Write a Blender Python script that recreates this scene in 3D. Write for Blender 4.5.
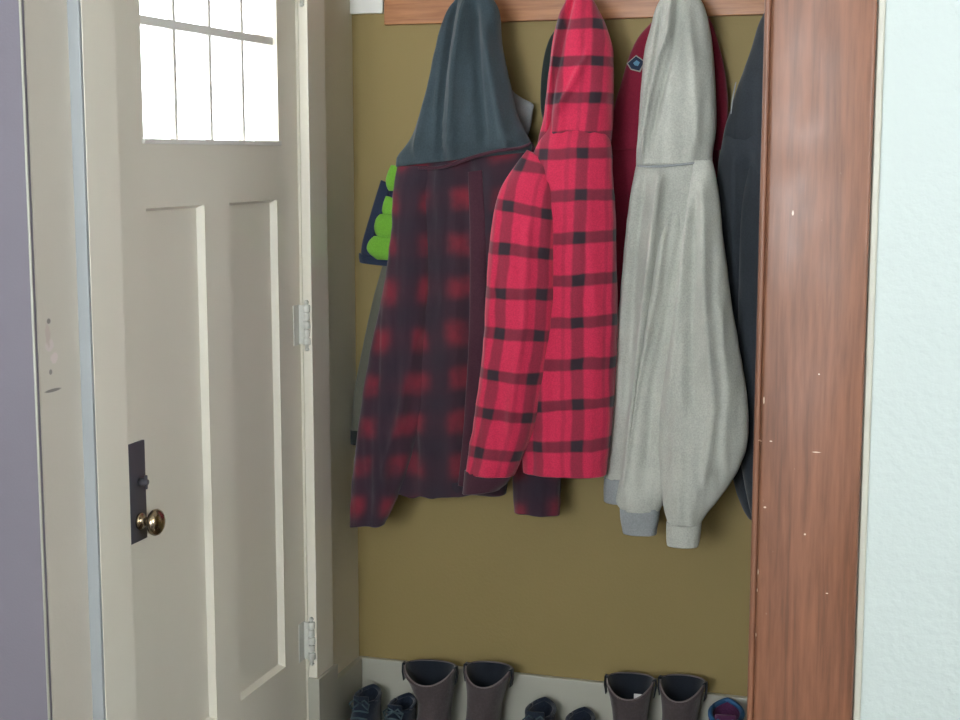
import bpy, bmesh, math
from mathutils import Vector, noise
sc = bpy.context.scene
for o in list(bpy.data.objects): bpy.data.objects.remove(o)
PI = math.pi
# ------------------------------------------------------------------ camera, world, lights, exposure
F, PITCH, YAW, H = 1500.0, math.radians(7.8), math.radians(17.25), 1.65
cd = bpy.data.cameras.new('camera'); cam = bpy.data.objects.new('camera', cd); sc.collection.objects.link(cam)
cam.location = (0, 0, H); cam.rotation_euler = (PI/2 - PITCH, 0, YAW)
cd.sensor_fit = 'HORIZONTAL'; cd.sensor_width = 36; cd.lens = F*36/960; cd.clip_start = 0.05
sc.camera = cam
w = bpy.data.worlds.new('sky'); sc.world = w; w.use_nodes = True
bg = w.node_tree.nodes['Background']; bg.inputs[0].default_value = (0.93, 0.97, 1.0, 1); bg.inputs[1].default_value = 14.0
def area(name, loc, rot, sx, sy, power, col):
    l = bpy.data.lights.new(name, 'AREA'); l.shape = 'RECTANGLE'; l.size = sx; l.size_y = sy; l.energy = power; l.color = col
    o = bpy.data.objects.new(name, l); sc.collection.objects.link(o); o.location = loc; o.rotation_euler = rot; return o
w1 = area('window_and_fill_light', (-1.15, -2.58, 2.02), (PI/2+math.radians(21), 0, math.radians(-3)), 1.2, 1.0, 34, (0.86, 0.94, 1.0)); w1.data.spread = math.radians(80)
w2 = area('window_and_fill_light', (1.97, 0.3, 1.95), (PI/2+math.radians(6), 0, math.radians(90)), 1.3, 1.1, 11, (0.88, 0.95, 1.0))  # fill light added from the right to brighten the door
sc.view_settings.view_transform = 'Standard'; sc.view_settings.look = 'None'
sc.view_settings.exposure = 0.14; sc.view_settings.gamma = 1; sc.view_settings.use_curve_mapping = False

# ------------------------------------------------------------------ survey helpers (photo pixel on a plane of the place -> point)
fw = Vector((-math.sin(YAW)*math.cos(PITCH), math.cos(YAW)*math.cos(PITCH), -math.sin(PITCH)))
rt = Vector((math.cos(YAW), math.sin(YAW), 0)); up = rt.cross(fw)
def at(px, py, Y):
    r = fw*F + rt*(px-480) + up*(360-py)
    return Vector((0, 0, H)) + r*(Y/r.y)
# ------------------------------------------------------------------ materials
def newmat(name, col=(.5,.5,.5), rough=.6, metal=0, spec=.5):
    m = bpy.data.materials.new(name); m.use_nodes = True
    b = m.node_tree.nodes['Principled BSDF']
    b.inputs['Base Color'].default_value = (*col, 1); b.inputs['Roughness'].default_value = rough
    b.inputs['Metallic'].default_value = metal; b.inputs['Specular IOR Level'].default_value = spec
    return m
class G:
    def __init__(s, m): s.m = m; s.t = m.node_tree; s.b = s.t.nodes['Principled BSDF']
    def n(s, typ, **kw):
        x = s.t.nodes.new(typ)
        for k, v in kw.items(): setattr(x, k, v)
        return x
    def put(s, sock, v):
        if hasattr(v, 'is_output'): s.t.links.new(v, sock)
        else: sock.default_value = v
    def math(s, op, a, b=0.0, c=0.0, clamp=False):
        x = s.n('ShaderNodeMath', operation=op); x.use_clamp = clamp
        s.put(x.inputs[0], a); s.put(x.inputs[1], b); s.put(x.inputs[2], c); return x.outputs[0]
    def coord(s, kind='Object', scale=(1,1,1)):
        c = s.n('ShaderNodeTexCoord'); mp = s.n('ShaderNodeMapping'); mp.inputs['Scale'].default_value = scale
        s.t.links.new(c.outputs[kind], mp.inputs['Vector']); return mp.outputs[0]
    def noise(s, vec, scale, detail=4, rough=.55, dist=0):
        x = s.n('ShaderNodeTexNoise'); s.put(x.inputs['Vector'], vec); x.inputs['Scale'].default_value = scale
        x.inputs['Detail'].default_value = detail; x.inputs['Roughness'].default_value = rough; x.inputs['Distortion'].default_value = dist
        return x.outputs['Fac']
    def ramp(s, fac, a0, a1, lo=0.0, hi=1.0):
        x = s.n('ShaderNodeMapRange'); x.interpolation_type = 'SMOOTHSTEP'; s.put(x.inputs[0], fac)
        x.inputs[1].default_value = a0; x.inputs[2].default_value = a1; x.inputs[3].default_value = lo; x.inputs[4].default_value = hi
        return x.outputs[0]
    def mix(s, f, a, b):
        x = s.n('ShaderNodeMix', data_type='RGBA'); s.put(x.inputs[0], f)
        s.put(x.inputs[6], (*a, 1) if isinstance(a, tuple) else a); s.put(x.inputs[7], (*b, 1) if isinstance(b, tuple) else b)
        return x.outputs[2]
    def color(s, v): s.put(s.b.inputs['Base Color'], v)
    def bump(s, h, strength=.3, dist=.002):
        x = s.n('ShaderNodeBump'); s.put(x.inputs['Height'], h); x.inputs['Strength'].default_value = strength
        x.inputs['Distance'].default_value = dist; s.t.links.new(x.outputs[0], s.b.inputs['Normal'])
    def spot(s, p, r, soft=.4, wob=None):
        """1 inside an ellipsoid round p (object space), 0 outside"""
        c = s.coord('Object'); a = s.n('ShaderNodeVectorMath', operation='SUBTRACT'); s.put(a.inputs[0], c); a.inputs[1].default_value = p
        d = s.n('ShaderNodeVectorMath', operation='DIVIDE'); s.put(d.inputs[0], a.outputs[0]); d.inputs[1].default_value = r
        l = s.n('ShaderNodeVectorMath', operation='LENGTH'); s.put(l.inputs[0], d.outputs[0])
        v = l.outputs['Value']
        if wob: v = s.math('ADD', v, s.math('MULTIPLY', s.math('SUBTRACT', s.noise(c, wob), .5), 1.6))
        return s.ramp(v, 1+soft, 1-soft)
def paint(name, col, rough=.55, bump=.15, scale=160, var=.06, spots=()):
    m = newmat(name, col, rough); g = G(m); c = g.coord()
    n1 = g.noise(c, 3.0); n2 = g.noise(c, scale, 3)
    lo = tuple(x*(1-var) for x in col); hi = tuple(min(1, x*(1+var)) for x in col)
    out = g.mix(n1, lo, hi)
    for p, r, cc, wob in spots: out = g.mix(g.spot(p, r, .25, wob), out, cc)
    g.color(out); g.bump(n2, bump, .002); return m
M = {}
M['olive'] = paint('olive_wall_paint', (.285,.21,.078), .7, .35, 120)
M['taupe'] = paint('grey_olive_wall_paint', (.72,.67,.53), .7, .35, 120)
M['beige_wall'] = paint('greige_wall_paint', (.60,.55,.47), .6, .25, 120, spots=(
    ((-1.578,2.395,1.300),(.02,.014,.012),(.66,.57,.54),60), ((-1.578,2.408,1.275),(.02,.012,.009),(.68,.58,.55),60),
    ((-1.578,2.39,1.32),(.02,.008,.022),(.56,.47,.42),60), ((-1.578,2.40,1.215),(.02,.026,.003),(.22,.20,.18),0),
    ((-1.578,2.395,1.345),(.02,.006,.005),(.25,.22,.2),0), ((-1.578,2.395,1.25),(.02,.005,.005),(.28,.25,.23),0)))
M['lilac'] = paint('lilac_grey_wall_paint', (.185,.165,.195), .6, .2, 200)
M['mint'] = paint('pale_mint_wall_paint', (.44,.49,.465), .55, .8, 70, .02)
M['backband'] = paint('blue_grey_edge_paint', (.30,.32,.325), .5)
M['white'] = paint('white_trim_paint', (.82,.81,.76), .35, .08, 90, .03)
M['cream'] = paint('cream_door_paint', (.78,.74,.63), .32, .08, 90, .03)
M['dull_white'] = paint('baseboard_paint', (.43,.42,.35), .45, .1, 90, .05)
M['ceiling'] = paint('ceiling_paint', (.8,.8,.78), .8)
def wood(name, dark, light, rough, axis, chips=(), grain=14, sp=.5):
    m = newmat(name, light, rough, 0, sp); g = G(m)
    sc3 = {'z': (grain, grain, .9), 'x': (.9, grain, grain), 'y': (grain, .7, grain)}[axis]
    c = g.coord('Object', sc3); a = g.noise(c, 2.2, 6, .6, .8); b = g.noise(c, 9, 4, .6)
    v = g.math('MULTIPLY_ADD', b, .45, g.math('MULTIPLY', a, .75))
    out = g.mix(g.ramp(v, .38, .78), dark, light)
    fl = g.noise(g.coord('Object', (1,1,.5)), 150, 2)
    out = g.mix(g.ramp(fl, .73, .80, 0, .2), out, (.5,.36,.27))
    for p, r in chips: out = g.mix(g.spot(p, tuple(q*.7 for q in r), .3, 90), out, (.62,.47,.36))
    g.color(out); g.put(g.b.inputs['Roughness'], g.ramp(g.noise(g.coord('Object',(1,1,.6)), 9), .3, .7, rough-.05, rough+.1))
    if 'fir' in name: g.b.inputs['Coat Weight'].default_value = .06; g.b.inputs['Coat Roughness'].default_value = .38
    g.bump(v, .15, .001); return m
def cp(px, py): p = at(px, py, 2.335); return (p.x, 2.335, p.z)
M['casing'] = wood('reddish_brown_fir', (.115,.046,.024), (.225,.092,.048), .40, 'z', sp=.42, chips=[
    (cp(793,213),(.0022,.01,.005)), (cp(745+15,441),(.004,.01,.002)), (cp(771,441),(.003,.01,.0015)), (cp(817,452),(.010,.01,.0012)),
    (cp(765,507),(.003,.01,.002)), (cp(805,534),(.002,.01,.002)), (cp(827,593),(.0025,.01,.0012)), (cp(757,590),(.0012,.01,.004)),
    (cp(819,374),(.002,.01,.0015)), (cp(758,572),(.001,.01,.006)), (cp(756,635),(.001,.01,.004)), (cp(764,400),(.0015,.01,.008))])
M['rail'] = wood('orange_brown_pine', (.27,.095,.030), (.47,.20,.07), .4, 'x')
M['floor'] = wood('worn_oak_floor', (.05,.03,.02), (.10,.06,.035), .4, 'y', grain=9)
M['iron'] = newmat('dark_bronze_plate', (.10,.10,.12), .42, .3)
M['brass'] = newmat('aged_brass', (.42,.32,.18), .24, 1.0)
g = G(M['brass']); g.color(g.mix(g.ramp(g.noise(g.coord(), 60), .4, .6), (.25,.22,.18), (.55,.43,.27)))
M['hinge'] = paint('painted_hinge', (.66,.66,.6), .3, .3, 300, .1)
M['steel'] = newmat('hook_steel', (.5,.5,.5), .3, .9)
m = newmat('window_glass'); g = G(m); t = m.node_tree; out = t.nodes['Material Output']
tr = g.n('ShaderNodeBsdfTransparent'); gl = g.n('ShaderNodeBsdfGlossy'); gl.inputs['Roughness'].default_value = .03
mx = g.n('ShaderNodeMixShader'); mx.inputs[0].default_value = .06
t.links.new(tr.outputs[0], mx.inputs[1]); t.links.new(gl.outputs[0], mx.inputs[2]); t.links.new(mx.outputs[0], out.inputs[0]); M['glass'] = m

def cloth(name, col, var=.12, nap=.25, scale=260, mott=7):
    m = newmat(name, col, .95, 0, .1); g = G(m); c = g.coord()
    a = g.noise(c, scale, 2); b = g.noise(c, mott, 3); v = g.math('MULTIPLY_ADD', b, .5, g.math('MULTIPLY', a, .5))
    g.color(g.mix(g.ramp(v, .35, .65), tuple(x*(1-var) for x in col), tuple(min(1, x*(1+var)) for x in col)))
    g.b.inputs['Sheen Weight'].default_value = .25; g.b.inputs['Sheen Roughness'].default_value = .5
    g.bump(a, nap, .002); return m
def uvs(g):
    c = g.n('ShaderNodeTexCoord'); s = g.n('ShaderNodeSeparateXYZ'); g.t.links.new(c.outputs['UV'], s.inputs[0])
    w1 = g.noise(g.coord(), 9, 2); w2 = g.math('MULTIPLY', g.math('SUBTRACT', w1, .5), .02)
    return g.math('ADD', s.outputs[0], w2), g.math('ADD', s.outputs[1], w2)
def band(g, x, period, off, half, soft):
    f = g.math('FRACT', g.math('ADD', g.math('DIVIDE', x, period), off))
    d = g.math('ABSOLUTE', g.math('SUBTRACT', f, .5))
    return g.ramp(d, half+soft, half-soft)
def windowpane(name, red, pu, pv, ou, ov):
    m = newmat(name, red, .95, 0, .1); g = G(m); u, v = uvs(g)
    hu = band(g, u, pu, ou, .15, .035); hv = band(g, v, pv, ov, .14, .03)
    tu = band(g, u, pu, ou+.36, .05, .03)
    f = g.noise(g.coord(), 320, 2)
    base = g.mix(g.ramp(f, .3, .7), tuple(x*.88 for x in red), tuple(min(1,x*1.1) for x in red))
    base = g.mix(g.math('MULTIPLY', tu, .22), base, (.04,.02,.03))
    k = g.math('ADD', g.math('MULTIPLY', hu, .50), g.math('MULTIPLY', hv, g.math('SUBTRACT', .64, g.math('MULTIPLY', hu, .17))))
    g.color(g.mix(k, base, (.024,.027,.034))); g.b.inputs['Sheen Weight'].default_value = .25
    g.bump(f, .3, .002); return m
def ombre(name, red, dark, pu, pv, ou, ov):
    m = newmat(name, red, .95, 0, .1); g = G(m); u, v = uvs(g)
    u = g.math('MULTIPLY_ADD', g.noise(g.coord(), 5, 1), .07, u); v = g.math('MULTIPLY_ADD', g.noise(g.coord('Object',(1.2,1,.8)), 4, 1), .08, v)
    def wv(x, p, o): return g.math('MULTIPLY_ADD', g.math('COSINE', g.math('MULTIPLY', g.math('ADD', g.math('DIVIDE', x, p), o), 2*PI)), .5, .5)
    k = g.math('MULTIPLY', g.ramp(wv(u,pu,ou), .1, 1.05), g.ramp(wv(v,pv,ov), .08, 1.05))
    k = g.math('MULTIPLY_ADD', k, .85, g.math('MULTIPLY', g.math('ADD', wv(u,pu,ou), wv(v,pv,ov)), .08))
    k = g.math('MULTIPLY', k, g.ramp(g.noise(g.coord(), 11), .3, .65, .4, 1))
    g.color(g.mix(k, dark, red)); f = g.noise(g.coord(), 320, 2); g.b.inputs['Sheen Weight'].default_value = .25
    g.bump(f, .3, .002); return m
RED = (.60,.032,.086)
M['red_body'] = windowpane('red_windowpane_plaid', RED, .104, .104, .77, .375)
M['red_sleeve'] = windowpane('red_windowpane_plaid_sleeve', RED, .102, .104, .85, .82)
M['red_hood'] = windowpane('red_windowpane_plaid_hood', RED, .100, .092, .0, .402)
M['dark_plaid'] = ombre('dark_red_ombre_plaid', (.235,.030,.046), (.036,.027,.038), .115, .118, .2, .1)
M['dark_plaid_sleeve'] = ombre('dark_red_ombre_plaid_sleeve', (.23,.028,.045), (.036,.026,.038), .115, .118, .1, .45)
M['dark_rib'] = cloth('dark_maroon_rib', (.06,.022,.034))
M['slate'] = cloth('slate_grey_fleece', (.050,.072,.084), .15)
M['grey'] = cloth('heather_grey_fleece', (.46,.465,.415), .14, .35)
M['grey_rib'] = cloth('heather_grey_rib', (.30,.315,.32), .12, .5)
M['maroon'] = cloth('maroon_fleece', (.21,.015,.036), .12)
M['black'] = cloth('charcoal_twill', (.034,.040,.048), .15)
M['moss'] = cloth('grey_green_canvas', (.135,.135,.105), .08)
M['moss_hem'] = cloth('black_green_hem', (.03,.035,.035), .1)
M['pale'] = cloth('pale_grey_lining', (.33,.34,.34), .08)
M['dkgreen'] = cloth('black_green_knit', (.022,.032,.03), .1)
M['navy'] = cloth('navy_nylon', (.025,.035,.065), .1, .1)
M['lime'] = cloth('lime_quilted_nylon', (.17,.42,.045), .1, .15)
M['boot'] = cloth('brown_grey_suede', (.085,.068,.070), .16, .4, 180)
M['boot_lining'] = cloth('black_boot_lining', (.018,.022,.03), .1)
M['boot_piping'] = newmat('grey_piping', (.17,.14,.14), .6)
M['rubber'] = newmat('black_rubber', (.02,.02,.022), .5)
M['navy_shoe'] = cloth('navy_mesh_shoe', (.02,.028,.045), .2, .5, 200)
M['lace'] = newmat('dark_teal_lace', (.05,.085,.10), .8)
M['purple'] = cloth('purple_nylon', (.10,.03,.085), .2, .3)
M['blue'] = newmat('blue_trim', (.02,.10,.24), .5)
M['tagw'] = newmat('pale_pull_tag', (.62,.60,.60), .6)
M['badge_blue'] = newmat('dusty_blue_thread', (.10,.24,.36), .8)
M['badge_pale'] = newmat('pale_thread', (.33,.31,.27), .8)

# ------------------------------------------------------------------ mesh helpers
def link(name, bm, mat, parent=None, smooth=False):
    bmesh.ops.recalc_face_normals(bm, faces=bm.faces)
    me = bpy.data.meshes.new(name); bm.to_mesh(me); bm.free()
    if smooth:
        for p in me.polygons: p.use_smooth = True
    o = bpy.data.objects.new(name, me); sc.collection.objects.link(o)
    for mm in (mat if isinstance(mat, (list, tuple)) else [mat]): me.materials.append(mm)
    if parent: o.parent = parent; o.matrix_parent_inverse = parent.matrix_basis.inverted() if False else o.matrix_parent_inverse
    return o
def addbox(bm, x0, x1, y0, y1, z0, z1, bev=0):
    r = bmesh.ops.create_cube(bm, size=1); vs = r['verts']
    for v in vs: v.co = Vector((x0+(v.co.x+.5)*(x1-x0), y0+(v.co.y+.5)*(y1-y0), z0+(v.co.z+.5)*(z1-z0)))
    if bev:
        es = list({e for v in vs for e in v.link_edges}); bmesh.ops.bevel(bm, geom=es, offset=bev, segments=3, affect='EDGES', profile=.5)
def box(name, dims, mat, parent=None, bev=0, kind=None):
    bm = bmesh.new(); addbox(bm, *dims, bev); o = link(name, bm, mat, parent)
    if kind: o['kind'] = kind
    return o
def boxes(name, lst, mat, parent=None, bev=0, kind=None):
    bm = bmesh.new()
    for d in lst: addbox(bm, *d, bev)
    o = link(name, bm, mat, parent)
    if kind: o['kind'] = kind
    return o
def empty(name, loc, label, cat, group=None):
    o = bpy.data.objects.new(name, None); sc.collection.objects.link(o); o.location = loc; o.empty_display_size = .05
    o['label'] = label; o['category'] = cat
    if group: o['group'] = group
    ORIG[o] = Vector(loc); return o
ORIG = {}
def part(name, bm, mat, root, smooth=True, local=False):
    """mesh written in world coordinates, moved under its root"""
    if not local and root in ORIG:
        off = ORIG[root]
        for v in bm.verts: v.co -= off
    o = link(name, bm, mat, None, smooth); o.parent = root; return o
def tube(bm, pts, r, ns=12, flat=1.0, closed=False, taper=None):
    rings = []
    n = len(pts)
    for i, p in enumerate(pts):
        a = pts[max(0, i-1)]; b = pts[min(n-1, i+1)]
        if closed: a = pts[i-1]; b = pts[(i+1) % n]
        t = (b-a).normalized(); u = Vector((0,1,0)) if abs(t.y) < .9 else Vector((1,0,0))
        s = t.cross(u).normalized(); q = s.cross(t).normalized()
        rr = r*(taper(i/(n-1)) if taper else 1)
        rings.append([bm.verts.new(p + s*math.cos(k*2*PI/ns)*rr + q*math.sin(k*2*PI/ns)*rr*flat) for k in range(ns)])
    for i in range(n if closed else n-1):
        A, B = rings[i], rings[(i+1) % n]
        for k in range(ns): bm.faces.new((A[k], A[(k+1)%ns], B[(k+1)%ns], B[k]))
    if not closed: bm.faces.new(rings[0][::-1]); bm.faces.new(rings[-1])
def lathe(bm, prof, origin, axis='x', ns=28):
    ax = {'x': (Vector((1,0,0)),Vector((0,1,0)),Vector((0,0,1))), 'z': (Vector((0,0,1)),Vector((1,0,0)),Vector((0,1,0)))}[axis]
    rings = [[bm.verts.new(origin + ax[0]*h + (ax[1]*math.cos(k*2*PI/ns)+ax[2]*math.sin(k*2*PI/ns))*max(r,1e-4)) for k in range(ns)] for h, r in prof]
    for A, B in zip(rings, rings[1:]):
        for k in range(ns): bm.faces.new((A[k], A[(k+1)%ns], B[(k+1)%ns], B[k]))
    bm.faces.new(rings[0][::-1]); bm.faces.new(rings[-1])
def cr(P, t):
    """Catmull-Rom through tuples, t in 0..len-1"""
    i = min(int(t), len(P)-2); f = t-i
    a, b, c, d = P[max(i-1,0)], P[i], P[i+1], P[min(i+2, len(P)-1)]
    return [0.5*((2*q)+(-p+r)*f+(2*p-5*q+4*r-s)*f*f+(-p+3*q-3*r+s)*f**3) for p, q, r, s in zip(a, b, c, d)]

YO = 0.0
def garment(name, rings, mat, root, fold=.006, fine=.002, seed=0, creases=(), ux=True, u0=0, v0=0, hem=True, hollow=True,
            hemjag=0, foldx=26, foldz=2.2, ns=112, step=.008, top='cap', expo=.85, grow=True, rib=0):
    """closed cloth shell lofted through rings (left px, right px, depth plane Y, half thickness b)"""
    P = []
    for lx, ly, rx, ry, Yc, b in rings:
        Yc += YO
        L = at(lx, ly, Yc); R = at(rx, ry, Yc); P.append((L.x, L.z, R.x, R.z, Yc, b))
    ts = [0.0]; clen = []
    for i in range(len(P)-1):
        d = math.dist(((P[i][0]+P[i][2])/2, (P[i][1]+P[i][3])/2, P[i][4]), ((P[i+1][0]+P[i+1][2])/2, (P[i+1][1]+P[i+1][3])/2, P[i+1][4]))
        n = max(2, int(d/step)); ts += [i+(k+1)/n for k in range(n)]
    bm = bmesh.new(); uvl = bm.loops.layers.uv.new('UVMap')
    CR = []
    for pts, wd, amp in creases:
        q = [at(x, y, P[0][4]) for x, y in pts]; CR.append(([(v.z, v.x) for v in q], wd, amp))
    R_, U_, v = [], [], v0; pc = None
    for j, t in enumerate(ts):
        lx, lz, rx, rz, Yc, b = cr(P, t); C = Vector(((lx+rx)/2, Yc, (lz+rz)/2)); A = Vector(((rx-lx)/2, 0, (rz-lz)/2)); a = A.length
        if a < 1e-5: A = Vector((1e-4,0,0)); a = 1e-4
        An = A/a; b = max(b, 1e-4)
        if pc: v += (C-pc).length
        pc = C; g_ = min(1, .25+t/(len(P)-1)) if grow else 1
        base = []
        for k in range(ns):
            th = k*2*PI/ns - PI/2
            c, s = math.cos(th), math.sin(th)
            ce = math.copysign(abs(c)**expo, c); se = math.copysign(abs(s)**expo, s)
            base.append((C + A*ce + Vector((0, b*se, 0)), An*c + Vector((0, s, 0)), s))
        ring, us = [], [0]*ns
        for k in range(1, ns//2+1): us[k] = us[k-1] + (base[k][0]-base[k-1][0]).length
        acc = 0
        for k in range(ns-1, ns//2, -1): acc -= (base[k][0]-base[(k+1)%ns][0]).length; us[k] = acc
        for p, nr, s in base:
            f = noise.noise(Vector((p.x*foldx+seed, p.y*foldx*.6, p.z*foldz+seed*2)))
            f2 = noise.noise(Vector((p.x*foldx*2.3+seed*3, p.y*20, p.z*foldz*3)))
            f3 = noise.noise(Vector((p.x*30, p.y*30+seed, p.z*30)))
            edge = 1-.6*abs(nr.x)**4
            d = (fold*(f*1.2+.45*f2)*g_*edge + fine*f3) * min(1, a/.03)
            if rib: d += rib*math.sin(us[0]+math.atan2(nr.y, nr.x)*40)
            q = p + nr*d
            if s < .25:
                wf = min(1, (.25-s))
                for poly, wd, amp in CR:
                    z = p.z
                    if z > poly[0][0]+.03 or z < poly[-1][0]-.03: continue
                    fade = min(1, (poly[0][0]+.03-z)/.05, (z-poly[-1][0]+.03)/.05)
                    xc = poly[-1][1] if z <= poly[-1][0] else poly[0][1]
                    for (z0, x0), (z1, x1) in zip(poly, poly[1:]):
                        if z1 <= z <= z0: xc = x0+(x1-x0)*(z0-z)/max(z0-z1, 1e-6); break
                    q.y -= amp*math.exp(-((p.x-xc)/wd)**2)*wf*fade
            if hemjag and t > len(P)-1.6:
                q.z += hemjag*noise.noise(Vector((p.x*22+seed, p.y*10, 1.3)))*(t-(len(P)-1.6))/.6
            ring.append(bm.verts.new(q))
        R_.append(ring); U_.append(([x + (C.x if ux else 0) + u0 for x in us], -v))
    for j in range(len(R_)-1):
        A_, B_ = R_[j], R_[j+1]; (ua, va), (ub, vb) = U_[j], U_[j+1]
        for k in range(ns):
            k2 = (k+1) % ns; f = bm.faces.new((A_[k], A_[k2], B_[k2], B_[k]))
            if k == ns//2: w_ = [(ua[k],va),(ua[k]+.003,va),(ub[k]+.003,vb),(ub[k],vb)]
            else: w_ = [(ua[k],va),(ua[k2],va),(ub[k2],vb),(ub[k],vb)]
            for l, q in zip(f.loops, w_): l[uvl].uv = q
    bm.faces.new(R_[0])
    last = R_[-1]; c = sum((v_.co for v_ in last), Vector())/ns
    if hollow:
        prev = last; dr = (R_[-4][0].co - last[0].co).normalized()*0 + Vector((0,0,1))
        for sc_, dz in ((.97, -.002), (.92, .002), (.88, .035)):
            nr_ = [bm.verts.new(c + (v_.co-c)*sc_ + Vector((0,0,dz))) for v_ in last]
            for k in range(ns): bm.faces.new((prev[k], prev[(k+1)%ns], nr_[(k+1)%ns], nr_[k]))
            prev = nr_
        bm.faces.new(prev[::-1])
    else: bm.faces.new(last[::-1])
    return part(name, bm, mat, root)
def roll(name, pts, r, mat, root, Y, flat=.6, n=40, taper=None, dy=None):
    """soft rolled edge / seam through photo points on plane Y"""
    Q = [tuple(at(x, y, YO+(Y if dy is None else Y+dy[i]))) for i, (x, y) in enumerate(pts)]
    P_ = [Vector(cr(Q, t*(len(Q)-1)/n)) for t in range(n+1)]
    bm = bmesh.new(); tube(bm, P_, r, 12, flat, taper=taper or (lambda s: .35+.65*math.sin(PI*min(max(s,.03),.97))**.4)); return part(name, bm, mat, root)

# ------------------------------------------------------------------ the setting
XL, YB, YF, CH = -1.578, 3.9, 2.357, 2.6
box('floor', (-3.3, 2.0, -2.8, YB+.1, -.08, 0), M['floor'], kind='structure')
box('ceiling', (-3.3, 2.0, -2.8, YB+.1, CH, CH+.08), M['ceiling'], kind='structure')
box('wall_back', (XL-.13, 1.32, YB, YB+.1, 0, CH), M['olive'], kind='structure')
# left wall of the entry, cut for the door
DY0, DY1, DZ = 2.630, 3.551, 2.222     # rough opening
lw = boxes('wall_left', [(XL-.13, XL, YF+.002, DY0, 0, CH), (XL-.13, XL, DY0, DY1, DZ, CH)], M['beige_wall'], kind='structure')
box('wall_left_corner', (XL-.13, XL, DY1, YB, 0, CH), M['taupe'], kind='structure')
box('wall_right', (1.2, 1.3, YF+.12, YB, 0, CH), M['olive'], kind='structure')
box('wall_front_left', (-3.3, XL-.0015, YF-.012, YF+.0015, 0, CH), M['lilac'], kind='structure')
boxes('wall_front_right', [(-.27, 2.0, YF, YF+.11, 0, CH), ], M['mint'], kind='structure')
box('wall_room_left', (-3.4, -3.3, -2.8, YF, 0, CH), M['mint'], kind='structure')
boxes('wall_room_right', [(2.0,2.1,-2.8,-.4,0,CH), (2.0,2.1,1.0,YF+.11,0,CH), (2.0,2.1,-.4,1.0,0,1.35), (2.0,2.1,-.4,1.0,2.55,CH)], M['mint'], kind='structure')
boxes('added_side_window', [(2.03,2.07,-.4,1.0,1.35,1.39), (2.03,2.07,-.4,1.0,2.51,2.55), (2.03,2.07,-.4,-.36,1.39,2.51), (2.03,2.07,.96,1.0,1.39,2.51)], M['white'], kind='structure')  # invented window, out of view, framing the added side light
boxes('wall_room_rear', [(-3.3,-1.95,-2.8,-2.7,0,CH), (.05,2.0,-2.8,-2.7,0,CH), (-1.95,.05,-2.8,-2.7,0,.95), (-1.95,.05,-2.8,-2.7,2.52,CH)], M['mint'], kind='structure')
boxes('window_1', [(-1.95,.05,-2.74,-2.70,.95,.99), (-1.95,.05,-2.74,-2.70,2.48,2.52), (-1.95,-1.91,-2.74,-2.70,.99,2.48), (.01,.05,-2.74,-2.70,.99,2.48)], M['white'], kind='structure')
# corner bead where the lilac wall meets the entry wall
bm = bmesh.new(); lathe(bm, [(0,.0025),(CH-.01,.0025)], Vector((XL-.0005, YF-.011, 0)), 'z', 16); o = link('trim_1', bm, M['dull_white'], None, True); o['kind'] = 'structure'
# door casing (three boards) and plinth block
CX = -1.553
boxes('trim_2', [(XL-.001, CX, 2.503, 2.620, 0, DZ+.012), (XL, CX, 3.541, 3.652, .268, DZ+.012), (XL, CX+.002, 2.480, 3.67, DZ+.012, DZ+.14)], M['cream'], bev=.002, kind='structure')
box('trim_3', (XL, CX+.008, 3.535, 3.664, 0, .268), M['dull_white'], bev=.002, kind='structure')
box('trim_4', (XL-.001, CX-.0005, 2.494, 2.503, 0, DZ+.1), M['backband'], bev=.002, kind='structure')
boxes('trim_5', [(XL-.13, -1.582, DY0, 2.655, 0, DZ), (XL-.13, -1.582, 3.548, DY1, 0, DZ), (XL-.13, -1.582, 2.655, 3.548, 2.207, DZ)], M['cream'], kind='structure')  # jamb
# baseboards
def baseboard(name, dims, kindax):
    x0,x1,y0,y1,z0,z1 = dims; bm = bmesh.new(); addbox(bm, x0,x1,y0,y1,z0,z1,.004)
    o = link(name, bm, M['dull_white']); o['kind'] = 'structure'
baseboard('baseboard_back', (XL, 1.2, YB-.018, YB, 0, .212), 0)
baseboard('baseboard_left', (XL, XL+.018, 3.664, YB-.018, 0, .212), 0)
# brown wood casing of the opening, rounded front edges, and a thin dull-white strip beside it
bm = bmesh.new(); addbox(bm, -.266, -.112, 2.333, YF, 0, CH-.02, .006); o = link('trim_6', bm, M['casing'], None, True); o['kind'] = 'structure'
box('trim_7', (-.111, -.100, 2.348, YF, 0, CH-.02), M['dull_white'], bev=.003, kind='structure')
box('trim_8', (-.277, -.2655, 2.338, 2.47, 0, CH-.02), M['casing'], bev=.0052, kind='structure')    # jamb board
# white fixed board in the corner beside the rail
p0 = at(352.5, 14, 3.885); p1 = at(383, 14, 3.885)
box('trim_9', (XL+.001, p1.x, 3.882, 3.8995, p0.z, p0.z+.16), M['white'], bev=.002, kind='structure')

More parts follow.
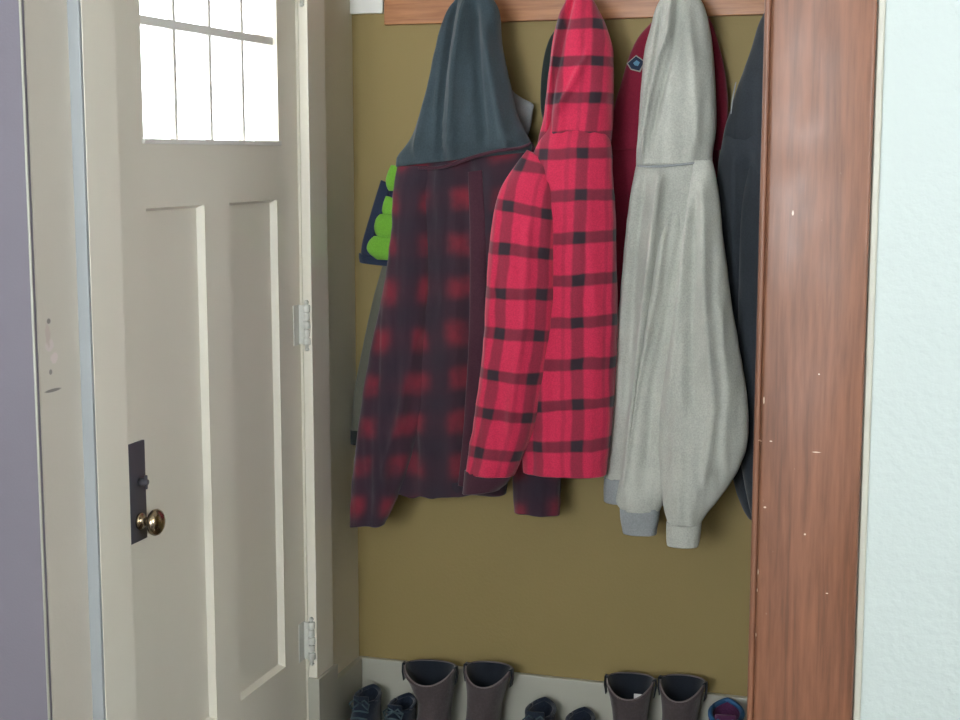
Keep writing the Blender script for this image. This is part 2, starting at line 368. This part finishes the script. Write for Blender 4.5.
# ------------------------------------------------------------------ entrance door
DX = -1.588; DB = DX-.045; Y0, Y1 = 2.657, 3.546
door = bpy.data.objects.new('door_1', None); sc.collection.objects.link(door); door.location = (DX, Y1, 0); door['kind'] = 'structure'
ORIG[door] = Vector((DX, Y1, 0))
GZ0, GZ1, GY0, GY1 = 1.680, 2.165, 2.778, 3.434
PZ1, PZ0 = 1.539, .338; PA = (2.778, 3.036); PB = (3.158, 3.418)
bm = bmesh.new()
for d in [(DB,DX,Y0,GY0,.008,2.203), (DB,DX,PB[1],Y1,.008,PZ1), (DB,DX,GY0,Y1,GZ1,2.203), (DB,DX,GY0,Y1,PZ1,GZ0), (DB,DX,GY1,Y1,GZ0,GZ1),
          (DB,DX,GY0,PB[1],.008,PZ0), (DB,DX,PA[1],PB[0],PZ0,PZ1)]: addbox(bm, *d)
part('door_frame', bm, M['cream'], door, False)
for ya, yb in (PA, PB):      # recessed flat panel with a sloped sticking all round
    bm = bmesh.new(); s = .007; xr = DX-.017
    o4 = [(ya,PZ0),(yb,PZ0),(yb,PZ1),(ya,PZ1)]; i4 = [(ya+s,PZ0+s),(yb-s,PZ0+s),(yb-s,PZ1-s),(ya+s,PZ1-s)]
    O = [bm.verts.new((DX-.002, y, z)) for y, z in o4]; I = [bm.verts.new((xr, y, z)) for y, z in i4]; B = [bm.verts.new((DB+.008, y, z)) for y, z in o4]
    for k in range(4):
        bm.faces.new((O[k], O[(k+1)%4], I[(k+1)%4], I[k])); bm.faces.new((O[k], B[k], B[(k+1)%4], O[(k+1)%4]))
    bm.faces.new(I); bm.faces.new(B[::-1]); part('panel', bm, M['cream'], door, False)
cells = [GY0 + (GY1-GY0)*k/4 for k in range(5)]; ZM = 1.925
bm = bmesh.new()
for y in cells[1:-1]: addbox(bm, DX-.026, DX-.012, y-.007, y+.007, GZ0, GZ1, .002)
addbox(bm, DX-.030, DX-.010, GY0, GY1, ZM-.010, ZM+.010, .002)
part('muntin', bm, M['white'], door, False)
bm = bmesh.new(); addbox(bm, DX-.006, DX+.006, GY0-.006, GY1+.006, GZ0-.008, GZ0+.003, .002); part('glazing_bead', bm, M['white'], door, False)
for i in range(4):
    for za, zb in ((GZ0, ZM-.010), (ZM+.010, GZ1)):
        bm = bmesh.new(); addbox(bm, DX-.021, DX-.018, cells[i]+.003, cells[i+1]-.003, za, zb); part('glass_pane', bm, M['glass'], door, False)
# lock plate, turn piece, knob
bm = bmesh.new(); addbox(bm, DX-.002, DX+.005, 2.664, 2.736, .850, 1.060, .002); lp = part('lock_plate', bm, M['iron'], door)
bm = bmesh.new(); lathe(bm, [(0,.009),(.010,.009),(.013,.006),(.018,.006)], Vector((DX+.005, 2.712, .975)), 'x'); addbox(bm, DX+.016, DX+.022, 2.709, 2.715, .960, .990, .002)
o = link('thumb_turn', bm, M['iron'], None, True)
for v in o.data.vertices: v.co -= ORIG[door]
o.parent = lp
bm = bmesh.new(); K = Vector((DX+.005, 2.705, .893))
lathe(bm, [(0,.017),(.004,.0185),(.007,.016),(.009,.010),(.020,.009),(.023,.013),(.027,.021),(.032,.0265),(.039,.0285),(.045,.026),(.050,.019),(.052,.010),(.053,.002)], K, 'x', 36)
o = part('door_knob', bm, M['brass'], door)
for zc in (1.215, .372, 2.085):
    bm = bmesh.new(); addbox(bm, DX-.002, DX+.0025, 3.502, 3.540, zc-.052, zc+.052, .001); addbox(bm, DX+.0005, DX+.022, 3.533, 3.540, zc-.050, zc+.050, .001)
    addbox(bm, DX+.0025, DX+.0045, 3.498, 3.503, zc-.05, zc+.05, .001)
    hg = part('hinge', bm, M['hinge'], door, False)
    bm = bmesh.new()
    for k in range(5):
        z0 = zc-.052+k*.0212
        rr = .0100 if k % 2 == 0 else .0082
        lathe(bm, [(0,rr-.001),(.001,rr),(.018,rr),(.019,rr-.001)], Vector((DX+.022, 3.5365, z0)), 'z', 18)
    lathe(bm, [(0,.0045),(.128,.0045)], Vector((DX+.022, 3.5365, zc-.064)), 'z', 12)
    lathe(bm, [(0,.003),(.004,.007),(.009,.003)], Vector((DX+.022, 3.5365, zc+.055)), 'z', 12)
    lathe(bm, [(0,.003),(.005,.007),(.009,.003)], Vector((DX+.022, 3.5365, zc-.068)), 'z', 12)
    o = link('hinge_knuckle', bm, M['hinge'], None, True)
    for v in o.data.vertices: v.co -= ORIG[door]
    o.parent = hg

# ------------------------------------------------------------------ coat rail with hooks
ra = at(384, 24.8, 3.878); 
rail = empty('coat_rack', (ra.x, 3.9, ra.z), 'orange-brown wooden coat rail along the top of the olive wall', 'coat rack')
bm = bmesh.new(); addbox(bm, ra.x, .9, 3.878, 3.8995, ra.z, ra.z+.14, .002); part('board', bm, M['rail'], rail, False)
for hx in (468, 577, 683, 795):
    hp = at(hx, -12, 3.80)
    bm = bmesh.new(); z = hp.z+.01
    pts = [Vector((hp.x, 3.877, z)), Vector((hp.x, 3.85, z-.012)), Vector((hp.x, 3.815, z-.03)), Vector((hp.x, 3.79, z-.03)), Vector((hp.x, 3.775, z-.01)), Vector((hp.x, 3.772, z+.012))]
    Q = [Vector(cr([tuple(p) for p in pts], t*5/20)) for t in range(21)]; tube(bm, Q, .0045, 10)
    addbox(bm, hp.x-.011, hp.x+.011, 3.874, 3.878, z-.03, z+.03, .001)
    part('hook', bm, M['steel'], rail)
R_ = range
# ------------------------------------------------------------------ back layer garments
def root_at(name, px, label, cat, Y=3.8):
    p = at(px, -10, Y); return empty(name, (p.x, Y, p.z), label, cat, 'clothes on the coat rail')
r = root_at('canvas_jacket', 470, 'grey-green jacket with dark hem and pale grey lining, mostly hidden behind the dark plaid coat', 'jacket', 3.86)
garment('body', [(440,60,500,60,3.868,.006),(430,100,512,100,3.868,.010),(412,150,520,150,3.868,.014),(398,200,515,200,3.868,.018),(382,265,505,265,3.868,.022),(366,330,505,330,3.866,.024),(355,390,500,390,3.858,.026),(351,432,498,434,3.850,.026)], M['moss'], r, .004, .001, 3)
garment('hem', [(350.5,430,498.5,432,3.850,.028),(350.5,437,498.5,439,3.850,.0285),(351,444,498,446,3.850,.028)], M['moss_hem'], r, .003, .001, 3)
garment('hood_lining', [(500,78,506,78,3.855,.004),(490,88,513,91,3.852,.008),(480,98,524,99,3.850,.012),(478,104,533,104,3.848,.014),(478,112,532.5,112,3.848,.016),(478,122,531,122,3.848,.017),(480,134,528,134,3.848,.016),(484,143,522,144,3.848,.013)], M['pale'], r, .003, .001, 4, hollow=False, ns=64, step=.005)
YO = -0.015
r = root_at('puffer_jacket', 440, 'lime green and navy quilted jacket peeking out at left of the dark plaid coat', 'jacket', 3.84)
garment('body', [(398,166,450,166,3.842,.010),(393,180,455,180,3.840,.014),(380,200,460,200,3.835,.018),(371,225,460,225,3.833,.022),(364,250,458,252,3.832,.020),(362,258,456,260,3.832,.016)], M['navy'], r, .003, .002, 5, step=.004)
def puff(pts, root, name, mat, Y, b):
    garment(name, [(*q, Y, bb) for q, bb in zip(pts, b)], mat, root, .001, .001, 2, hollow=False, ns=48, step=.003, expo=.9)
puff([(391,165,399,166),(388,172,402,173),(386,180,402,181),(387,187,400,187),(389,191,395,191)], r, 'quilted_panel', M['lime'], 3.815, (.003,.012,.014,.012,.003))
puff([(386,196,391,197),(383,204,400,204),(382,211,400,211),(384,216,398,216)], r, 'quilted_panel', M['lime'], 3.813, (.003,.010,.011,.005))
puff([(380,214,400,214),(376,219,404,219),(374.5,227,404,227),(376,234,404,235),(380,239,402,240)], r, 'quilted_panel', M['lime'], 3.810, (.004,.015,.019,.015,.004))
puff([(374,236,396,237),(369,241,402,241),(367,248,402,248),(370,254,402,255),(377,259.5,400,260.5)], r, 'quilted_panel', M['lime'], 3.808, (.004,.014,.018,.014,.004))
garment('hem', [(359,253,452,262,3.832,.022),(359,257,452,267,3.832,.023),(360,262,452,272,3.832,.021)], M['navy'], r, .003, .001, 6, ns=80, step=.003)
garment('side_panel', [(381,180,389,184,3.822,.006),(375,200,388,202,3.82,.010),(370,216,381,219,3.82,.011),(363,240,374,242,3.82,.012),(361,254,371,256,3.82,.010)], M['navy'], r, .002, .001, 7, hollow=False, ns=48)
YO = 0.0
# dark hood behind the red jacket
r = root_at('dark_jacket', 573, 'black-green hooded jacket almost hidden behind the red plaid jacket', 'jacket', 3.86)
garment('hood', [(560,24,588,24,3.858,.008),(549,40,600,40,3.856,.016),(543.5,60,604,60,3.855,.022),(541,85,605,85,3.855,.026),(541,110,604,110,3.855,.028),(545,130,600,130,3.855,.028),(543,150,602,150,3.855,.028)], M['dkgreen'], r, .003, .001, 8)
garment('body', [(540,145,598,145,3.858,.026),(532,165,594,165,3.860,.028),(534,250,592,250,3.860,.030),(535,350,592,350,3.860,.030),(535,440,590,440,3.860,.030)], M['dkgreen'], r, .004, .001, 9)
# ------------------------------------------------------------------ dark plaid coat with slate hood
YO = -0.055
r = root_at('plaid_coat', 470, 'dark red and black plaid coat with slate grey hood, leftmost on the rail', 'coat')
garment('body', [(420,138,512,130,3.790,.022),(400,158,534,146,3.795,.040),(397,180,532,178,3.798,.052),(396,220,530,220,3.798,.056),(393,270,528,270,3.798,.058),(384,330,522,330,3.797,.060),(377,390,516,390,3.796,.058),(385,440,512,440,3.796,.056),(392,492,506,494,3.796,.054)],
        M['dark_plaid'], r, .015, .002, 11, hemjag=.012, creases=[([(470,165),(474,300),(470,420),(462,490)], .022, -.022), ([(444,170),(449,300),(444,440)], .010, .012),
        ([(420,180),(414,320),(418,420)], .020, .012), ([(496,170),(492,300),(488,400)], .018, .010)], foldx=20)
garment('sleeve', [(398,166,436,166,3.775,.022),(394,190,430,190,3.768,.034),(392,230,430,230,3.762,.040),(384,290,430,290,3.758,.043),(371,350,426,352,3.755,.044),(363,400,424,405,3.754,.043),(357,440,414,448,3.753,.040),(353,480,401,488,3.752,.036),(351,510,389,514,3.752,.031),(351,525,384,524,3.752,.028)],
        M['dark_plaid_sleeve'], r, .011, .002, 13, hemjag=.005, ux=False, creases=[([(424,330),(412,400),(392,470)], .014, .010)])
garment('sleeve', [(500,165,536,165,3.800,.026),(504,230,545,230,3.806,.034),(508,320,552,320,3.808,.036),(511,400,557,400,3.808,.036),(513,470,560,470,3.806,.036),(514,497,560,497,3.806,.037),(514.5,511,559,514,3.806,.036)],
        M['dark_plaid_sleeve'], r, .005, .002, 14, hemjag=.004, ux=False)
garment('hood', [(462,-12,478,-12,3.780,.008),(456,-2,490,-4,3.780,.022),(447,12,498,10,3.780,.032),(441,30,500,30,3.780,.042),(436,52,503,52,3.779,.050),(431,78,508,76,3.778,.055),(426,100,513,98,3.777,.058),(420,120,518,114,3.777,.060),(414,136,524,128,3.777,.060),(404,149,530,140,3.778,.056),(397,158,532,147,3.781,.050),(396,167,531,152,3.784,.048)],
        M['slate'], r, .010, .0015, 15, creases=[([(456,4),(450,60),(448,110),(446,160)], .0075, -.024), ([(466,4),(461,60),(459,110),(458,160)], .010, .018), ([(478,10),(483,70),(490,140)], .013, -.026),
        ([(440,30),(432,90),(424,150)], .013, .018), ([(490,30),(502,90),(512,145)], .012, .018)], grow=False, hollow=False)
roll('collar_seam', [(418,168),(432,168),(447,166),(470,158),(497,151),(519,148),(531,143)], .0045, M['dark_rib'], r, 3.722, .6)
garment('placket', [(468,172,482,170,3.742,.006),(470,240,486,240,3.738,.007),(469,330,485,330,3.737,.007),(464,420,480,420,3.738,.007),(458,486,472,488,3.742,.006)], M['dark_rib'], r, .002, .001, 16, ns=40, hollow=False, hemjag=.006)
# ------------------------------------------------------------------ red windowpane jacket
YO = -0.06
r = root_at('plaid_jacket', 577, 'bright red hooded jacket with black windowpane plaid', 'jacket')
garment('body', [(551,118,603,118,3.742,.030),(544,134,608,134,3.735,.042),(535,151,611,148,3.725,.050),(526,180,612,176,3.715,.054),(520,220,615,216,3.708,.060),(519,280,617,276,3.704,.062),(520,340,617,336,3.702,.062),(521,400,614,396,3.702,.060),(523,440,610,438,3.702,.058),(525,471,605,475,3.702,.055)],
        M['red_body'], r, .007, .0015, 21, creases=[([(556,190),(556,300),(536,420)], .012, -.012), ([(603,150),(612,300),(606,450)], .016, -.006)], grow=True)
garment('sleeve', [(527,150,548,160,3.705,.016),(511,172,553,176,3.690,.034),(500,192,556,204,3.678,.046),(494,215,557,226,3.668,.052),(489,255,556,262,3.662,.054),(486,300,555,304,3.660,.054),(484,340,550,346,3.659,.053),(480,380,543,388,3.658,.050),(474,420,533,428,3.658,.046),(469,450,523,456,3.658,.042),(466,473,514,475,3.658,.038)],
        M['red_sleeve'], r, .006, .0015, 22, ux=False, creases=[([(505,205),(500,300),(488,400)], .012, .006), ([(538,225),(536,310),(520,420)], .014, .008)])
garment('sleeve_lining', [(465,470,513,472,3.660,.034),(464,483,508,482,3.660,.034),(463,493,500,489,3.660,.031)], M['dark_rib'], r, .003, .001, 23, ns=64)
garment('hood', [(571,-8,584,-8,3.780,.006),(567,0,593,0,3.778,.022),(561,12,599,12,3.775,.032),(557,26,606,26,3.772,.042),(553,46,612,46,3.768,.050),(550,70,613,70,3.763,.056),(547,95,613,95,3.757,.060),(545,115,613,115,3.751,.060),(541,132,612,132,3.745,.050),(539,146,610,144,3.742,.040),(542,156,606,154,3.742,.032)],
        M['red_hood'], r, .007, .0015, 24, grow=False, hollow=False, ux=False, creases=[([(574,0),(567,40),(560,90),(556,140)], .008, -.020), ([(592,60),(580,85),(566,110)], .009, .016), ([(566,20),(558,70),(552,120)], .008, .007)])
# ------------------------------------------------------------------ maroon fleece behind the grey hoodie
YO = 0
r = root_at('maroon_fleece', 683, 'maroon fleece with a small badge, hanging behind the pale grey hoodie', 'jacket', 3.86)
garment('hood', [(668,8,698,8,3.850,.010),(652,22,710,20,3.848,.022),(638,38,717,38,3.846,.030),(629,58,722,58,3.845,.034),(622,80,726,80,3.845,.036),(615,105,728,105,3.845,.038),(609,130,727,130,3.845,.038),(606,150,722,150,3.846,.038)], M['maroon'], r, .005, .001, 31, hollow=False)
garment('body', [(608,140,720,140,3.848,.036),(604,180,718,180,3.850,.040),(604,240,712,240,3.850,.040),(606,320,702,320,3.850,.040),(610,400,690,400,3.850,.036),(615,450,680,450,3.850,.034)], M['maroon'], r, .006, .001, 32)
c = at(636, 63, 3.806)
def card(dx, dz, y, ins):
    b = bmesh.new(); a = math.radians(-24); pts = [(-.017,-.008),(-.006,.014),(.017,.010),(.015,-.013),(-.004,-.016)]
    vs = [b.verts.new((c.x+(x*math.cos(a)-z*math.sin(a))*ins+dx, y, c.z+(x*math.sin(a)+z*math.cos(a))*ins+dz)) for x, z in pts]
    f = b.faces.new(vs); ex = bmesh.ops.extrude_face_region(b, geom=[f])
    for v in ex['geom']:
        if isinstance(v, bmesh.types.BMVert): v.co.y += .0035
    return b
bd = part('badge', card(0,0,3.804,1.28), M['badge_pale'], r, False)
off = ORIG[r]
for nm, k, ins, mt in (('badge_field',.0015,1.08,'navy'), ('badge_emblem',.003,.45,'badge_blue')):
    b = card(.002 if k>.002 else 0, 0, 3.804-k, ins)
    for v in b.verts: v.co -= off
    o = link(nm, b, M[mt]); o.parent = bd
# ------------------------------------------------------------------ charcoal coat at the right, half behind the casing
YO = -.022
r = root_at('charcoal_coat', 800, 'charcoal coat at the right end of the rail, half hidden by the brown casing', 'coat')
garment('hood', [(790,-10,806,-10,3.80,.010),(772,0,818,0,3.80,.03),(759,25,826,25,3.795,.042),(752,50,832,50,3.79,.052),(740,80,840,80,3.785,.058),(731,108,846,105,3.78,.06),(725,128,850,128,3.78,.058),(723,140,852,146,3.782,.05)], M['black'], r, .005, .001, 41, hollow=False, grow=False)
garment('body', [(728,122,850,122,3.785,.052),(721,148,856,148,3.785,.058),(716,190,860,190,3.79,.060),(710,260,862,260,3.795,.062),(712,340,862,340,3.80,.062),(722,420,862,420,3.80,.060),(731,470,862,470,3.80,.058),(738,498,860,498,3.80,.056),(748,518,856,518,3.80,.054)], M['black'], r, .009, .0015, 42,
        creases=[([(735,160),(738,300),(745,450)], .012, .014), ([(752,160),(754,300),(756,450)], .012, -.014)])
garment('sleeve', [(752,150,800,150,3.765,.024),(742,200,800,200,3.755,.040),(738,280,798,280,3.75,.046),(736,370,794,370,3.75,.045),(738,440,790,440,3.75,.042),(746,490,786,490,3.75,.036),(752,515,782,515,3.75,.032)], M['black'], r, .006, .001, 43, ux=False)
roll('zip_edge', [(736,82),(733.5,94),(732,104),(731,114)], .0018, M['pale'], r, 3.722, .8, n=12)
# ------------------------------------------------------------------ grey hoodie
YO = -0.02
r = root_at('grey_hoodie', 683, 'pale heather grey hooded sweatshirt hanging by its hood', 'hoodie')
garment('body', [(640,155,708,155,3.745,.036),(636,168,712,168,3.738,.044),(630,205,712,205,3.735,.052),(624,260,708,260,3.735,.058),(618,320,705,320,3.735,.060),(612,380,700,380,3.735,.060),(608,430,690,430,3.735,.058),(605,470,680,470,3.735,.055),(604.5,478,676,479,3.735,.052)],
        M['grey'], r, .007, .001, 51, creases=[([(664,180),(656,260),(644,360),(632,470)], .011, .042), ([(648,180),(640,260),(630,400)], .014, -.018), ([(634,190),(628,270),(618,380)],.010,.010)])
garment('waistband', [(605,476,676,478,3.735,.0535),(604,488,675,490,3.735,.054),(604.5,500,674,502,3.735,.052)], M['grey_rib'], r, .003, .001, 51)
garment('sleeve', [(688,172,694,172,3.728,.006),(678,195,701,195,3.715,.024),(666,225,704,225,3.706,.034),(655,260,704,260,3.695,.042),(645,330,700,330,3.692,.046),(635,400,694,400,3.690,.046),(626,450,684,450,3.690,.044),(620,480,672,480,3.690,.042),(617,500,664,500,3.690,.038),(621,509,660,510,3.690,.033)],
        M['grey'], r, .009, .001, 52, ux=False, creases=[([(672,200),(662,290),(644,380),(628,480)], .010, .020), ([(690,210),(676,290),(660,380),(648,480)], .014, -.012)])
garment('cuff', [(620,508,660,508,3.690,.031),(620.5,518,659,519,3.690,.030),(622,526,657,527,3.690,.029),(623,532,656.5,534,3.690,.028)], M['grey_rib'], r, .002, .001, 53, ns=64, step=.003)
garment('sleeve', [(694,160,712,160,3.705,.018),(691,180,716,178,3.690,.030),(688,205,720,203,3.675,.038),(682,250,724,247,3.662,.044),(676,300,731,296,3.652,.050),(668,355,739,350,3.645,.055),(662,400,746,396,3.642,.057),(660,432,748,430,3.641,.057),(660,460,743,456,3.641,.054),(662,490,727,488,3.641,.048),(665,510,711,510,3.641,.040),(668,522,702,523,3.641,.031)],
        M['grey'], r, .011, .001, 54, ux=False, creases=[([(706,190),(712,300),(722,400),(712,470)], .012, .018), ([(692,210),(682,300),(672,400)], .012, .012), ([(700,200),(698,300),(700,400)], .018, -.022), ([(726,300),(736,380),(730,450)], .012, .012)])
garment('cuff', [(667,521,701.5,521,3.641,.0285),(666.5,530,701,530,3.641,.029),(666.5,538,699.5,539,3.641,.028),(667,544,698,546,3.641,.027)], M['grey'], r, .0015, .001, 55, ns=64, step=.003)
garment('hood', [(670,-12,692,-12,3.780,.010),(662,-2,700,-2,3.780,.026),(656,10,705,8,3.780,.036),(651,28,709,26,3.776,.046),(645,52,712,48,3.770,.054),(642,80,714,76,3.764,.058),(640,105,715,102,3.758,.060),(638.5,130,715,128,3.752,.060),(637,150,713,149,3.746,.056),(636.5,165,712,163,3.742,.052)],
        M['grey'], r, .006, .001, 56, grow=False, hollow=False, creases=[([(674,6),(673,34),(664,62),(656,95),(650,130),(648,155)], .0055, .026), ([(681,6),(680,40),(673,70),(664,105),(657,140)], .006, -.018), ([(664,10),(659,50),(652,90),(645,140)], .005, -.020), ([(690,10),(700,70),(704,140)], .012, .010)])
roll('hood_seam', [(637,166),(652,166.5),(670,165.5),(690,163.5),(707,160)], .003, M['grey_rib'], r, 3.690, .5, dy=(.012,0,-.003,0,.012))

# ------------------------------------------------------------------ footwear
def shell(rings, cap=True, ns=48):
    """rings: (z, cx, halfwidth, yfront, yback) stacked; z may be callable of angle"""
    bm = bmesh.new(); RR = []
    for z, cx, hw, yf, yb in rings:
        cy, hy = (yf+yb)/2, (yb-yf)/2
        ring = []
        for k in range(ns):
            th = k*2*PI/ns; c_, s_ = math.cos(th), math.sin(th)
            ce = math.copysign(abs(c_)**.85, c_); se = math.copysign(abs(s_)**.85, s_)
            zz = z(s_, c_) if callable(z) else z
            ring.append(bm.verts.new((cx+hw*ce, cy+hy*se, zz)))
        RR.append(ring)
    for A, B in zip(RR, RR[1:]):
        for k in range(ns): bm.faces.new((A[k], A[(k+1)%ns], B[(k+1)%ns], B[k]))
    bm.faces.new(RR[0])
    if cap: bm.faces.new(RR[-1][::-1])
    return bm
def boot(label, loc, rz, tag=False, lean=0.0, hgt=.28, spread=1.0):
    t = empty('pull_on_boot', loc, label, 'boot', 'brown pull-on boots'); t.rotation_euler = (0, 0, rz); ORIG.pop(t)
    H_ = hgt; dip = lambda e: (lambda s, c: H_ + e - .040*max(0, -s)**1.5 - .006*max(0, s))
    up_ = lambda fr: (lambda s, c: .15 + fr*(dip(0)(s, c)-.15))
    # outer shaft and foot, then over the rim and down inside
    rings = [(.018,0,.046,-.185,.062),(.030,0,.049,-.190,.064),(.055,0,.048,-.180,.064),(.075,0,.045,-.145,.063),(.095,0,.043,-.105,.061),(.12,0,.043,-.078,.060),(.15,0,.045,-.064,.060),
             (up_(.3),lean*.3,.050*spread,-.058,.060),(up_(.6),lean*.6,.056*spread,-.058,.061),(up_(.85),lean*.85,.062*spread,-.059,.062),(dip(-.004),lean,.066*spread,-.060,.063),(dip(0),lean,.0655*spread,-.0595,.0625),(dip(0),lean,.061*spread,-.055,.058)]
    part('upper', shell(rings, False), M['boot'], t, local=True)
    lin = [(.20,lean*.5,.046*spread,-.046,.052),(dip(-.03),lean*.8,.0585*spread,-.053,.056),(dip(-.0005),lean,.0622*spread,-.0562,.0592),(dip(.0012),lean,.0618*spread,-.0558,.0588),(dip(-.02),lean*.9,.056*spread,-.049,.054),(.16,lean*.3,.038,-.04,.048),(.06,0,.036,-.05,.045)]
    # lining: an open well inside the shaft
    bm = bmesh.new(); RR = []
    for z, cx, hw, yf, yb in lin[3:]:
        cy, hy = (yf+yb)/2, (yb-yf)/2
        RR.append([bm.verts.new((cx+hw*math.cos(k*2*PI/48), cy+hy*math.sin(k*2*PI/48), z(math.sin(k*2*PI/48),0) if callable(z) else z)) for k in range(48)])
    for A, B in zip(RR, RR[1:]):
        for k in range(48): bm.faces.new((A[k], A[(k+1)%48], B[(k+1)%48], B[k]))
    bm.faces.new(RR[-1]); part('lining', bm, M['boot_lining'], t, local=True)
    bm = bmesh.new(); tube(bm, [Vector((lean+.0635*spread*math.cos(k*2*PI/60), .0015+.0585*math.sin(k*2*PI/60), dip(.001)(math.sin(k*2*PI/60),0))) for k in range(60)], .0022, 8, closed=True)
    part('piping', bm, M['boot_piping'], t, local=True)
    part('sole', shell([(0,0,.047,-.19,.068),(.004,0,.050,-.197,.072),(.018,0,.051,-.199,.073),(.024,0,.049,-.195,.070)]), M['rubber'], t, local=True)
    for sx in (-1, 1):
        bm = bmesh.new(); x0 = lean+sx*.067*spread
        pts = [Vector((x0, .0, H_-.045)), Vector((x0+sx*.004, .0, H_-.02)), Vector((x0+sx*.003, 0, H_+.004)), Vector((x0-sx*.006, 0, H_+.002))]
        tube(bm, pts, .010, 10, .25) if False else None
        for i in range(3):
            a, b = pts[i], pts[i+1]
            vs = [bm.verts.new(a+Vector((0,dy,0))) for dy in (-.011,.011)] + [bm.verts.new(b+Vector((0,dy,0))) for dy in (.011,-.011)]
            bm.faces.new(vs)
        bmesh.ops.remove_doubles(bm, verts=bm.verts, dist=.0001)
        o = part('pull_tab', bm, M['boot_lining'], t, local=True); md = o.modifiers.new('s', 'SOLIDIFY'); md.thickness = .0025
    if tag:
        bm = bmesh.new(); addbox(bm, .012, .034, -.030, -.028, H_-.070, H_-.030, .0008)
        part('size_tag', bm, M['tagw'], t, local=True)['label'] = 'pale inner tag'
    return t
LB = 'brown-grey pull-on boot, '
boot(LB+'left one of the pair nearer the door', (-1.306, 3.790, 0), math.radians(4), lean=-.016, hgt=.244, spread=1.12)
boot(LB+'right one of the pair nearer the door', (-1.165, 3.800, 0), math.radians(-4), lean=.010, hgt=.253, spread=1.0)
boot(LB+'left one of the pair by the brown casing, pale tag inside', (-.757, 3.800, 0), math.radians(3), tag=True, lean=-.002, hgt=.263, spread=.98)
boot(LB+'right one of the pair by the brown casing', (-.626, 3.806, 0), math.radians(-5), lean=.006, hgt=.270, spread=.92)
def shoe(name, label, loc, rz, hgt, mat, lacem, cat='shoe', group=None, s=1.0, collar=None):
    t = empty(name, loc, label, cat, group); t.rotation_euler = (0, 0, rz); t.scale = (s, s, s); ORIG.pop(t)
    hh = hgt/s; cz = lambda s_, c_: hh - .016*max(0, -s_) - .012*abs(c_)
    rings = [(.02,0,.045,-.185,.068),(.035,0,.048,-.188,.070),(.06,0,.047,-.165,.069),(.08,0,.044,-.125,.066),(.10,0,.041,-.09,.064),(hh*.8,0,.039,-.060,.063),(cz,0,.041,-.050,.066)]
    rings += [((lambda s_, c_: cz(s_, c_)+.002),0,.038,-.046,.062),((lambda s_, c_: cz(s_, c_)-.006),0,.033,-.040,.056),(.08,0,.030,-.045,.050)]
    part('upper', shell(rings), mat, t, local=True)
    part('sole', shell([(0,0,.046,-.19,.072),(.006,0,.050,-.197,.076),(.022,0,.050,-.197,.076),(.028,0,.047,-.190,.072)]), M['rubber'], t, local=True)
    bm = bmesh.new(); tube(bm, [Vector((.037*math.cos(k*2*PI/40), .009+.054*math.sin(k*2*PI/40), cz(math.sin(k*2*PI/40), math.cos(k*2*PI/40))+.002)) for k in range(40)], .006, 10, closed=True)
    part('collar', bm, collar or mat, t, local=True)
    bm = bmesh.new()
    r5 = [(.082,-.128),(.096,-.105),(.112,-.088),(.128,-.073),(hh-.018,-.060)]
    if hh > .185: r5.append((.150, -.064))
    for z, y in r5:
        tube(bm, [Vector((x*.026, y+abs(x)*.010, z+.007-abs(x)*.007)) for x in (-1,-.5,0,.5,1)], .0028, 8)
    for sx in (-1, 1):
        tube(bm, [Vector((0,-.064,hh-.010)), Vector((sx*.016,-.074,hh+.004)), Vector((sx*.032,-.074,hh-.010)), Vector((sx*.026,-.070,hh-.028)), Vector((sx*.006,-.066,hh-.012))], .0025, 8)
    part('laces', bm, lacem, t, local=True)
    bm = bmesh.new(); addbox(bm, -.024, .024, -.062, -.054, .085, hh+.010, .003); part('tongue', bm, mat, t, local=True)
    return t
sh = M['navy_shoe']
shoe('hiking_shoe', 'dark navy laced shoe in the corner, left of its pair', (-1.505, 3.775, 0), math.radians(3), .150, sh, M['lace'], group='dark low shoes', s=.9)
shoe('hiking_shoe', 'dark navy laced shoe between the corner shoe and the boots, right of its pair', (-1.409, 3.795, 0), math.radians(-1), .128, sh, M['lace'], group='dark low shoes', s=.9)
shoe('hiking_shoe', 'dark laced shoe right beside the left boots, between the two boot pairs', (-1.004, 3.785, 0), math.radians(3), .160, sh, M['lace'], group='dark low shoes', s=1.0)
shoe('hiking_shoe', 'dark laced shoe close to the left side of the right-hand boots', (-.897, 3.800, 0), math.radians(1), .140, sh, M['lace'], group='dark low shoes', s=.95)
shoe('ankle_boot', 'small purple boot with blue collar beside the brown casing', (-.500, 3.780, 0), math.radians(6), .212, M['purple'], M['blue'], 'boot', collar=M['blue'], s=1.12)
